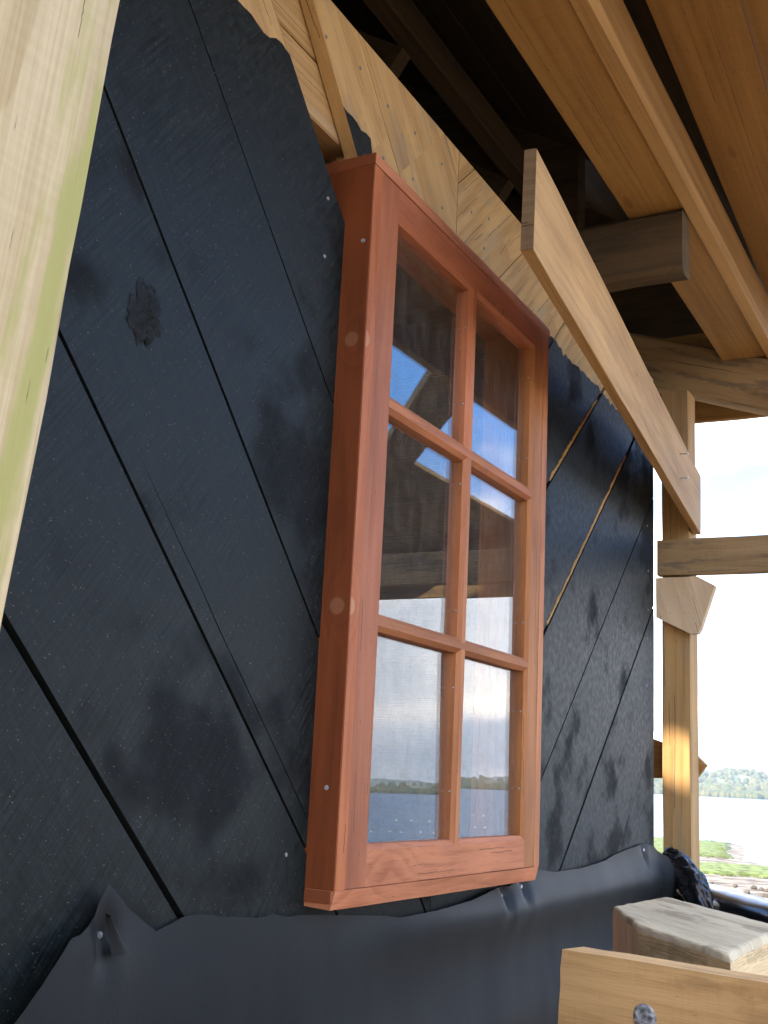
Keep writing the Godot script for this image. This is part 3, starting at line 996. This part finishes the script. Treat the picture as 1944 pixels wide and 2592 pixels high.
	for r in 3:
		for c in 2:
			var x0: float = cols[c][0] - 0.003
			var x1: float = cols[c][1] + 0.003
			var q0: float = rows[r][0] - 0.003
			var q1: float = rows[r][1] + 0.003
			var t: float = tan(lean[r][c])
			var hh := (q1 - q0) / 2
			var st := begin()
			st.set_smooth_group(-1)
			for z in [-0.0205, -0.0245]:
				var p := [Vector3(x0, q0, z + t * hh), Vector3(x0, q1, z - t * hh), Vector3(x1, q1, z - t * hh), Vector3(x1, q0, z + t * hh)]
				var order := [0, 1, 2, 0, 2, 3] if z > -0.022 else [0, 2, 1, 0, 3, 2]
				for i in order:
					st.add_vertex(p[i])
			var pane := part("pane", done(st), M.glass, o)
			var ds := begin()
			var uo := Vector2(rng.randf(), rng.randf())
			var p := [Vector3(x0, q0, -0.0201 + t * hh), Vector3(x0, q1, -0.0201 - t * hh), Vector3(x1, q1, -0.0201 - t * hh), Vector3(x1, q0, -0.0201 + t * hh)]
			var uv := [Vector2(0, 0.9), Vector2(0, 0), Vector2(0.9, 0), Vector2(0.9, 0.9)]
			for i in [0, 1, 2, 0, 2, 3]:
				ds.set_uv(uv[i] + uo)
				ds.add_vertex(p[i])
			part("dried_dirt", done(ds), M.dirt, pane)
	# pins of the glazing beads
	for p in [Vector2(vx[0], 1.06), Vector2(vx[0], 0.90), Vector2(vx[0], 0.735), Vector2(vx[0], 0.485), Vector2(vx[0], 0.34), Vector2(vx[0], 0.15), Vector2(b, 1.07), Vector2(b, 0.88), Vector2(b, 0.51), Vector2(b, 0.32), Vector2(b, 0.16)]:
		part("pin", ball(0.0024, Vector3(p.x - ch, p.y, -0.0125), Vector3(0.5, 1, 1)), M.steel, o)
	for p in [Vector2(1.059, -0.015), Vector2(0.15, -0.024)]:
		part("nail", nail_head(Vector3(-0.0020, p.x, p.y), Vector3.LEFT, 0.004), M.zinc, o)
	# torn fibres on the sawn end of the head
	var fb := begin()
	for k in 34:
		var z := rng.randf_range(-0.085, -0.02)
		var p0 := Vector3(-0.001, 1.2205, z)
		var p1 := p0 + Vector3(rng.randf_range(-0.006, 0.003), rng.randf_range(0.002, 0.008), rng.randf_range(-0.006, 0.006))
		var sd := Vector3(0, 0.0004, 0.0006)
		for v in [p0 - sd, p1, p0 + sd]:
			fb.add_vertex(v)
	part("torn_fibres", done(fb), M.splinter, o)

# profile made counter-clockwise
func fix(p: Array) -> Array:
	var s := 0.0
	for i in p.size():
		var a: Vector2 = p[i]
		var b: Vector2 = p[(i + 1) % p.size()]
		s += a.x * b.y - b.x * a.y
	var q := p.duplicate()
	if s < 0.0:
		q.reverse()
	return q

# ---------------------------------------------------------------- eaves above the wall
func make_eaves() -> void:
	var k0 := [[-0.17, "rough joist end resting on the wall top above the gap left by the missing board"], [1.21, "dark rough joist crossing the wall top and stopping short of the eaves beam"]]
	for k in k0:
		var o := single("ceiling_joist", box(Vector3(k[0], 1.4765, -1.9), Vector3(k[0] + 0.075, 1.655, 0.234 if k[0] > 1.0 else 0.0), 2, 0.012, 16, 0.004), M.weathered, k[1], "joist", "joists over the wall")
		o.set_meta("group", "joists over the wall")
	# wide soffit plank lying on the joists
	single("soffit_plank", box(Vector3(-2.6, 1.6575, 0.088), Vector3(2.38, 1.683, 0.2385), 0, 0.002, 14, 0.001), M.gold, "wide flat plank lying on the joists just inside the eaves beam", "plank")
	# eaves beam, its outer side rounded by the log it was cut from
	var st := begin()
	sweep(fix([Vector2(0, 0), Vector2(0.0, 0.034), Vector2(0.03, 0.041), Vector2(0.08, 0.042), Vector2(0.14, 0.034), Vector2(0.19, 0.02), Vector2(0.225, 0.002), Vector2(0.225, 0.0)]), Transform3D(Basis.IDENTITY, Vector3(-2.6, 1.649, 0.240)), 5.19, 18, 0.0012, -1.0, -1.0, st)
	st.generate_normals()
	single("eaves_beam", st.commit(), M.pale, "long pale eaves beam with a rounded outer side, running the length of the porch", "beam")
	# roof boards over the porch, next to the beam (skewed a little, with a dark gap between)
	for k in 3:
		var b0: Array = [[0.297, 1.868], [0.505, 1.808], [0.70, 1.752]][k]
		var wd: float = [0.21, 0.20, 0.15][k]
		var p := Vector3(-2.4, b0[1], b0[0] + wd / 2 + 0.07)
		var q := Vector3(2.58, b0[1] - 0.01, b0[0] + wd / 2 - 0.055)
		var names := ["wide roof board seen from below, next to the eaves beam", "middle one of three roof boards seen from below over the porch", "outermost of three roof boards seen from below, beside the open sky"]
		single("roof_board", timber(p, q, Vector3(0, -0.28, 1), wd + 0.002, 0.024, 0.002, 14, 0.0008), M.gold, names[k], "board", "roof boards over the porch")
	# sloping rafter at the porch's end and the fascia behind it
	single("end_rafter", timber(Vector3(2.435, 2.035, -1.2), Vector3(2.435, 1.52, 0.35), Vector3.UP, 0.185, 0.085, 0.008, 12, 0.002), M.rough, "rough rafter sloping down outwards over the corner post", "rafter")
	single("end_fascia", box(Vector3(2.60, 1.512, -0.75), Vector3(2.626, 1.86, 0.36), 2, 0.002, 8, 0.0008), M.gold, "fascia board across the end of the porch, behind the sloping rafter", "board")
	# the loose header board, nailed to the corner post
	var hd := thing("header_board", "long pale board on edge, its near end hanging free before the window's top", "board", Vector3(0.05, 1.01, 0.26))
	var hp := Vector3(0.214, 1.198, 0.200)
	var hq := Vector3(2.262, 1.110, 0.0215)
	part("plank", timber(hp, hq, Vector3.UP, 0.203, 0.0235, 0.0012, 14, 0.0006), M.pale, hd)
	var hx := (hq - hp).normalized()
	var cap := part("sawn_end", timber(hp - hx * 0.0022, hp - hx * 0.0002, Vector3.UP, 0.2025, 0.0232, 0.001, 1, 0.0003), M.endgrain, hd)
	cap.set_meta("label", "dark rough-sawn end of the board")
	for y in [1.168, 1.092]:
		var x := (hq - hp).normalized()
		var out := Vector3(-x.z, 0, x.x).normalized()
		if out.z < 0:
			out = -out
		var at := Vector3(0, 0, 0) + hp + x * 1.62
		at.y = y
		var c := CylinderMesh.new()
		c.top_radius = 0.0022
		c.bottom_radius = 0.0022
		c.height = 0.026
		c.radial_segments = 10
		var s2 := begin()
		s2.append_from(c, 0, Transform3D(Basis(x, out, x.cross(out)), at + out * 0.022))
		var nl := part("nail", s2.commit(), M.zinc, hd)
		part("nail_head", nail_head(at + out * 0.035, out, 0.005), M.steel, nl)

# ---------------------------------------------------------------- the corner beyond the wall
func make_corner() -> void:
	single("corner_post", box(Vector3(2.2, DECK, -0.083), Vector3(2.30, 1.50, 0.009), 1, 0.003, 16, 0.0012), M.raw, "square post at the corner beyond the black wall, carrying the sloping rafter", "post")
	single("cross_rail", box(Vector3(2.158, 0.857, -0.088), Vector3(2.198, 0.976, 1.5), 2, 0.003, 12, 0.001), M.rough, "grey-brown rail nailed level across the corner post, running outwards", "rail")
	var st := begin()
	var poly := PackedVector2Array([Vector2(0.094, 0.850), Vector2(-0.043, 0.850), Vector2(-0.097, 0.819), Vector2(-0.050, 0.680), Vector2(-0.041, 0.666), Vector2(-0.019, 0.664), Vector2(0.093, 0.720)])
	slab_into(st, poly, 0.0, -0.032, Vector2(0.3, 0.95), Vector2(0.1, 0.1))
	var g := single("gusset_plate", done(st), M.fresh, "pale five-sided offcut nailed to the corner post under the level rail", "plate")
	g.transform = Transform3D(Basis(Vector3.FORWARD, Vector3.UP, Vector3.LEFT), Vector3(2.165, 0, 0))
	var s2 := begin()
	slab_into(s2, PackedVector2Array([Vector2(0.45, 0.44), Vector2(-0.001, 0.286), Vector2(-0.032, 0.256), Vector2(-0.001, 0.216), Vector2(0.45, 0.19)]), 0.0, -0.03, Vector2(1, 0), Vector2(0.4, 0.4))
	var br := single("brace_offcut", done(s2), M.gold, "brown board behind the corner post, its pointed end sticking out past it", "board")
	br.transform = Transform3D(Basis(Vector3.FORWARD, Vector3.UP, Vector3.LEFT), Vector3(2.302, 0, 0))

# ---------------------------------------------------------------- porch round the camera
func make_porch() -> void:
	structure("porch_deck", box(Vector3(-4.2, DECK - 0.12, -0.2), Vector3(3.0, DECK, 3.6)), M.pale)
	# leaning post close by
	single("near_post", timber(Vector3(-1.226, DECK, 0.243), Vector3(-1.0955, 1.70, 0.3915), Vector3(1, 0, 0.0), 0.16, 0.12, 0.006, 24, 0.0014), M.post, "pale leaning post stained with green algae, close beside the black wall", "post")
	# outer roof over the porch, mirrored in the panes: an open strip, then boards to the outer beam
	var names := 0
	for k in 6:
		var z0 := 1.62 + k * 0.27
		single("outer_roof_board", timber(Vector3(2.95, 1.70 - k * 0.045, z0 + 0.133), Vector3(5.0, 1.70 - k * 0.045, z0 + 0.133), Vector3(0, -0.045, 0.27), 0.272, 0.024, 0.002, 6), M.rough, "brown roof board of the outer porch, mirrored in the panes", "board", "outer roof boards mirrored in the panes")
		names += 1
	single("outer_fascia", box(Vector3(5.0, 1.29, 1.3), Vector3(5.03, 1.75, 3.2), 2), M.rough, "far fascia of the outer porch, mirrored as a brown edge above the sky", "board")
	single("diagonal_strut", timber(Vector3(2.05, 1.735, 0.66), Vector3(3.66, 1.735, 1.90), Vector3(0.6, 0, -0.8), 0.20, 0.05, 0.003, 8), M.rough, "diagonal timber crossing the open strip of the porch roof, mirrored in the panes", "strut")
	single("outer_beam", box(Vector3(2.9, 1.24, 3.22), Vector3(5.1, 1.42, 3.30)), M.raw, "beam along the outer edge of the porch, mirrored in the panes", "beam")
	for x in [2.95, 4.9]:
		single("outer_post", box(Vector3(x - 0.06, DECK - 0.9 if x > 3.0 else DECK, 3.2), Vector3(x + 0.06, 1.24, 3.32), 1), M.raw, "square post under the near end of the outer porch beam" if x < 4.0 else "square post under the far end of the outer porch beam", "post", "posts of the outer porch")

# ---------------------------------------------------------------- black sheeting tacked under the window
func make_membrane() -> void:
	var top := [[-2.4, -1.25], [-0.75, -0.22], [-0.617, -0.088], [-0.589, -0.061], [-0.571, -0.043], [-0.550, -0.022], [-0.543, -0.018], [-0.528, -0.017], [-0.512, -0.009], [-0.496, 0.0], [-0.491, 0.014], [-0.476, 0.033], [-0.461, 0.025], [-0.425, 0.003], [-0.361, -0.030], [-0.324, -0.022], [-0.311, -0.018], [-0.287, -0.016], [-0.246, -0.019], [-0.229, -0.023], [-0.133, -0.031], [-0.104, -0.029], [-0.066, -0.035], [0.006, -0.038], [0.24, -0.057], [0.292, -0.064], [0.43, -0.062], [0.597, -0.054], [0.724, -0.040], [0.80, -0.040], [0.963, -0.012], [1.085, -0.025], [1.268, -0.025], [1.473, -0.014], [1.575, -0.002], [1.847, 0.019], [1.947, 0.008], [2.024, -0.024], [2.045, -0.078]]
	var o := thing("black_sheeting", "slack black sheeting tacked along the wall below the window", "sheeting", Vector3(0.5, -0.06, WF))
	var xs := []
	for k in 250:
		xs.append(-1.0 + 3.04 * k / 249.0)
	for t in top:
		if t[0] > -1.0:
			xs.append(t[0])
	xs.sort()
	var n := noise(33, 1.0, 3)
	var pins := [Vector2(-0.468, -0.025), Vector2(0.769, -0.059), Vector2(0.881, -0.046), Vector2(1.842, 0.001)]
	var pts := []
	var nr := 46
	for r in nr:
		var t := pow(r / (nr - 1.0), 1.5)
		var row := []
		for x in xs:
			var yt: float = top[0][1]
			for k in top.size() - 1:
				if x >= top[k][0] and x <= top[k + 1][0]:
					yt = lerpf(top[k][1], top[k + 1][1], (x - top[k][0]) / maxf(1e-5, top[k + 1][0] - top[k][0]))
			if r == 0:
				yt += 0.0012 * n.get_noise_2d(x * 160.0, 1.0)
			var y := lerpf(yt, -1.36, t)
			var z: float = WF + 0.009
			# standing off the wall at the left, where the corner is folded up
			z += 0.034 * smoothstep(-0.36, -0.62, x) * smoothstep(-0.50, 0.0, y)
			z += 0.007 * n.get_noise_2d(x * 1.4, y * 1.2) + 0.0012 * (1.0 + n.get_noise_2d(x * 5.0, y * 0.8)) * smoothstep(0.0, 0.1, yt - y)
			# a long soft fold sagging between the tacks
			var f: float = y - (-0.135 + 0.05 * sin(x * 2.1 + 0.6) + 0.10 * smoothstep(0.6, 1.9, x))
			z += 0.022 * exp(-f * f / 0.0022) * smoothstep(-0.1, 0.7, x)
			var f2: float = y - (-0.36 + 0.06 * sin(x * 1.7))
			z += 0.016 * exp(-f2 * f2 / 0.006)
			for p in pins:
				var d: float = Vector2(x - p.x, (y - p.y) * 0.8).length()
				z -= 0.012 * exp(-d * d / 0.0004) * clampf((z - WF) / 0.012, 0.0, 1.4)
				var rad: float = sin(atan2(y - p.y, x - p.x) * 3.0 + p.x * 5.0)
				z += 0.0028 * rad * exp(-d * d / 0.004) * smoothstep(0.004, 0.02, d)
			z = maxf(z, WF + 0.004)
			z += 0.10 * smoothstep(1.97, 2.06, x) * 0.3
			row.append(Vector3(x, y, z))
		pts.append(row)
	part("sheet", sheet(pts, Vector2(0.02, 0.04), true), M.felt, o)
	for p in pins:
		part("tack", nail_head(Vector3(p.x, p.y, WF + 0.0085), Vector3(-0.2, 0, 1), 0.0045), M.steel, o)
	# the torn flap round the first tack
	var fl := []
	for r in 9:
		var row := []
		for c in 9:
			var u := c / 8.0
			var v := r / 8.0
			var lo := Vector2(-0.487, -0.002).lerp(Vector2(-0.468, -0.046), v)
			var hi := Vector2(-0.484, 0.002).lerp(Vector2(-0.432, -0.046), sin(v * PI * 0.5))
			var p := lo.lerp(hi, u)
			row.append(Vector3(p.x, p.y, WF + 0.026 + 0.010 * sin(u * PI) * (1.0 - 0.5 * v) + 0.004 * (1.0 - u)))
		fl.append(row)
	part("torn_flap", sheet(fl, Vector2(0.1, 0.1)), M.felt, o)

# ---------------------------------------------------------------- things in front, low on the right
func make_foreground() -> void:
	# black polythene hung over the corner, and the timber wrapped in it
	var n := noise(44, 1.0, 3)
	var pl := thing("black_polythene", "glossy black polythene bunched and folded over at the wall's far corner", "plastic sheet", Vector3(2.1, -0.15, 0.0))
	# a rolled-over lip, open towards the porch, that runs down into a tail (metres in the plane of the corner: z, y, radius, x)
	var path := [[-0.056, -0.030, 0.026, 2.10], [-0.032, -0.038, 0.038, 2.10], [0.002, -0.058, 0.043, 2.08], [0.036, -0.092, 0.044, 2.05], [0.066, -0.128, 0.040, 2.02], [0.090, -0.165, 0.032, 1.98], [0.105, -0.21, 0.028, 1.95]]
	var lip := []
	for c in 49:
		var s := c / 48.0 * 6.0
		var i := mini(int(s), 5)
		var f := s - i
		var a: Array = path[i]
		var b: Array = path[i + 1]
		var ctr := Vector3(lerpf(a[3], b[3], f), lerpf(a[1], b[1], f), lerpf(a[0], b[0], f))
		var tan_ := Vector3(b[3] - a[3], b[1] - a[1], b[0] - a[0]).normalized()
		var side := tan_.cross(Vector3(-1, 0, 0)).normalized()
		var out := side.cross(tan_).normalized()
		var row := []
		for t in 41:
			var an := lerpf(-2.5, 2.3, t / 40.0)
			var rr: float = lerpf(a[2], b[2], f) * (1.0 + 0.10 * sin(an * 5.0 + s * 1.3) + 0.22 * n.get_noise_2d(s * 1.2, an * 1.6) + 0.07 * n.get_noise_2d(s * 6.0, an * 5.0))
			row.append(ctr + side * cos(an + PI / 2) * rr + out * sin(an + PI / 2) * rr * 0.9)
		lip.append(row)
	part("rolled_lip", sheet(lip, Vector2(0.05, 0.05)), M.plastic, pl)
	# the sheet hanging below it in upright folds
	var hang := []
	for r in 30:
		var t := r / 29.0
		var row := []
		for c in 80:
			var q := c / 79.0
			var z := -0.074 + q * 0.155 + 0.01 * t * (q - 0.5)
			var y := lerpf(-0.035 - 0.10 * q * q, -0.42, t)
			var fold := (0.013 * sin(q * 21.0 + 0.8 * sin(t * 3.0)) + 0.007 * sin(q * 47.0 + t * 2.0) + 0.008 * n.get_noise_2d(q * 7.0, t * 2.5)) * (0.4 + t)
			row.append(Vector3(2.115 - 0.10 * q * q + fold, y, z))
		hang.append(row)
	part("hanging_folds", sheet(hang, Vector2(0.05, 0.05)), M.plastic, pl)
	var w := []
	for r in 17:
		var ang := TAU * r / 16.0
		var row := []
		for c in 26:
			var s := c / 25.0
			var ctr := Vector3(2.26, -0.155, 0.035).lerp(Vector3(1.42, -0.155, 0.57), s)
			var sd := Vector3(0.54, 0, 0.84)
			var rr := 0.050 * (1.0 + 0.06 * n.get_noise_2d(s * 5.0, cos(ang) * 1.5) + 0.05 * n.get_noise_2d(s * 20.0, sin(ang) * 4.0))
			row.append(ctr + sd * cos(ang) * rr * 1.25 + Vector3.UP * sin(ang) * rr)
		w.append(row)
	single("wrapped_timber", sheet(w, Vector2(0.05, 0.05)), M.plastic, "long low timber wrapped in black polythene behind the sawn block", "wrapped timber")
	single("leaning_plank", timber(Vector3(1.50, -0.235, 0.27), Vector3(0.98, -0.105, 0.60), Vector3.UP, 0.10, 0.03), M.gold, "orange-brown plank end leaning behind the sawn block", "plank")
	# sawn block: a heavy beam end with a weathered grey top
	var bl := thing("sawn_beam", "heavy sawn beam with a weathered grey top and a splintered end", "beam", Vector3(0.25, -0.17, 0.45))
	var top := [Vector2(0.405, 0.305), Vector2(0.676, 0.322), Vector2(0.34, 0.590), Vector2(-0.046, 0.588), Vector2(0.168, 0.413)]
	beam_block(bl, top, -0.02, -0.17)
	# board in front of it with a bolt
	var hp := Vector3(-0.172, -0.078, 0.418)
	var hq := Vector3(-0.285, -0.078, 0.82)
	var fr := thing("bolted_board", "brown sawn board standing on edge before the grey-topped beam, held by a bolt", "board", Vector3(-0.22, -0.3, 0.6))
	var st := begin()
	var L := hp.distance_to(hq)
	var bw := PackedVector2Array()
	for k in 15:
		bw.append(Vector2(L * k / 14.0, 0.058 + rng.randf_range(-0.0005, 0.0005)))
	for k in 9:
		bw.append(Vector2(L + 0.0, 0.058 - 0.26 * (k + 1) / 10.0))
	for k in 15:
		bw.append(Vector2(L * (14 - k) / 14.0 - (0.02 if k == 14 else 0.0), -0.22))
	for k in 12:
		bw.append(Vector2(-0.02 + 0.02 * (k + 1) / 13.0 + rng.randf_range(-0.0012, 0.0012), -0.22 + 0.278 * (k + 1) / 13.0))
	slab_into(st, bw, 0.0, -0.045, Vector2(1, 0.0), Vector2(0.02, 0.62))
	var xax := (hq - hp).normalized()
	var zax := xax.cross(Vector3.UP).normalized()
	if zax.x > 0:
		zax = -zax
	var pt := part("plank", done(st), M.tan, fr)
	pt.transform = Transform3D(Basis(xax, Vector3.UP, xax.cross(Vector3.UP)), hp - fr.position)
	var face := xax.cross(Vector3.UP)
	var at := hp + xax * 0.113 + Vector3(0, 0.0, 0) + face * 0.0
	var c := begin()
	var prof := [Vector2(0.0, 0.0026), Vector2(0.008, 0.0026), Vector2(0.0128, 0.0022), Vector2(0.0146, 0.0010), Vector2(0.0150, -0.001)]
	c.set_smooth_group(0)
	for k in 20:
		var a0 := TAU * k / 20.0
		var a1 := TAU * (k + 1) / 20.0
		for i in prof.size() - 1:
			var q := []
			for e in [[i, a0], [i + 1, a0], [i + 1, a1], [i, a1]]:
				var p: Vector2 = prof[e[0]]
				var rr := p.x * (1.0 + 0.05 * n.get_noise_2d(cos(e[1]) * 2.0, sin(e[1]) * 2.0))
				q.append(at + xax * cos(e[1]) * rr + Vector3.UP * sin(e[1]) * rr + face * (p.y + 0.0008 * n.get_noise_3d(cos(e[1]) * p.x * 300.0, sin(e[1]) * p.x * 300.0, 1.0)))
			for e in [0, 1, 2, 0, 2, 3]:
				c.add_vertex(q[e])
	part("bolt", done(c), M.bolt, fr)
	# trestle legs that carry them
	single("trestle_leg", box(Vector3(-0.13, DECK, 0.46), Vector3(-0.04, -0.172, 0.55), 1), M.rough, "rough leg under the sawn beam and the bolted board", "post")
	single("trestle_leg", box(Vector3(0.40, DECK, 0.36), Vector3(0.50, -0.172, 0.46), 1), M.rough, "rough leg under the splintered end of the sawn beam", "post")
	single("trestle_leg", box(Vector3(1.80, DECK, 0.27), Vector3(1.88, -0.207, 0.35), 1), M.rough, "rough leg under the polythene-wrapped timber", "post")

func beam_block(o: Node3D, top: Array, yt: float, yb: float) -> void:
	# upper face as a fine uneven grid inside the outline, sides below it
	var poly := PackedVector2Array()
	for k in top.size():
		var a: Vector2 = top[k]
		var b: Vector2 = top[(k + 1) % top.size()]
		for i in 14:
			poly.append(a.lerp(b, i / 14.0) + Vector2(rng.randf_range(-0.0016, 0.0016), rng.randf_range(-0.0016, 0.0016)))
	if Geometry2D.is_polygon_clockwise(poly):
		poly.reverse()
	var ctr := Vector2.ZERO
	for p in poly:
		ctr += p / poly.size()
	var n := noise(55, 1.0, 3)
	var rings := []
	for k in 4:
		var f: float = [1.0, 0.985, 0.96, 0.93][k]
		var r := []
		for p in poly:
			var q := ctr.lerp(p, f)
			r.append(Vector3(q.x, yt - [0.010, 0.003, 0.0006, 0.0][k] + (0.0015 * n.get_noise_2d(q.x * 60.0, q.y * 60.0) if k < 3 else 0.0), q.y))
		rings.append(r)
	var st := begin()
	st.set_smooth_group(0)
	var m := poly.size()
	for k in 3:
		for i in m:
			var j := (i + 1) % m
			for e in [rings[k][i], rings[k][j], rings[k + 1][j], rings[k][i], rings[k + 1][j], rings[k + 1][i]]:
				st.set_uv(Vector2((e.x * 0.77 - e.z * 0.63) / 1.2 + 0.4, (e.x * 0.63 + e.z * 0.77) / 0.3))
				st.add_vertex(e)
	var inner := PackedVector2Array()
	for e in rings[3]:
		inner.append(Vector2(e.x, e.z))
	for i in Geometry2D.triangulate_polygon(inner):
		var e: Vector3 = rings[3][i]
		st.set_uv(Vector2((e.x * 0.77 - e.z * 0.63) / 1.2 + 0.4, (e.x * 0.63 + e.z * 0.77) / 0.3))
		st.add_vertex(e)
	part("weathered_top", done(st), M.grey, o)
	var sd := begin()
	var se := begin()
	for i in m:
		var j := (i + 1) % m
		var mid := (poly[i] + poly[j]) / 2
		var torn: bool = mid.x > 0.168 and mid.x < 0.405 and mid.y < 0.425 and mid.y < 0.49 - 0.456 * mid.x + 0.006
		var tool := se if torn else sd
		tool.set_smooth_group(int(i / 14.0))
		var a: Vector3 = rings[0][i]
		var b: Vector3 = rings[0][j]
		for l in 5:
			var ya := lerpf(a.y, yb, l / 5.0)
			var yc := lerpf(a.y, yb, (l + 1) / 5.0)
			var ua := (a.x * 0.77 - a.z * 0.63) / 1.2
			var ub := (b.x * 0.77 - b.z * 0.63) / 1.2
			for e in [[Vector3(a.x, ya, a.z), Vector2(ua, ya / 0.3)], [Vector3(a.x, yc, a.z), Vector2(ua, yc / 0.3)], [Vector3(b.x, yc, b.z), Vector2(ub, yc / 0.3)], [Vector3(a.x, ya, a.z), Vector2(ua, ya / 0.3)], [Vector3(b.x, yc, b.z), Vector2(ub, yc / 0.3)], [Vector3(b.x, ya, b.z), Vector2(ub, ya / 0.3)]]:
				tool.set_uv(Vector2(e[1].y * 0.25, e[1].x * 4.0) if torn else e[1])
				tool.add_vertex(e[0])
	part("splintered_end", done(se), M.fresh, o)
	part("sides", done(sd), M.sawn, o)
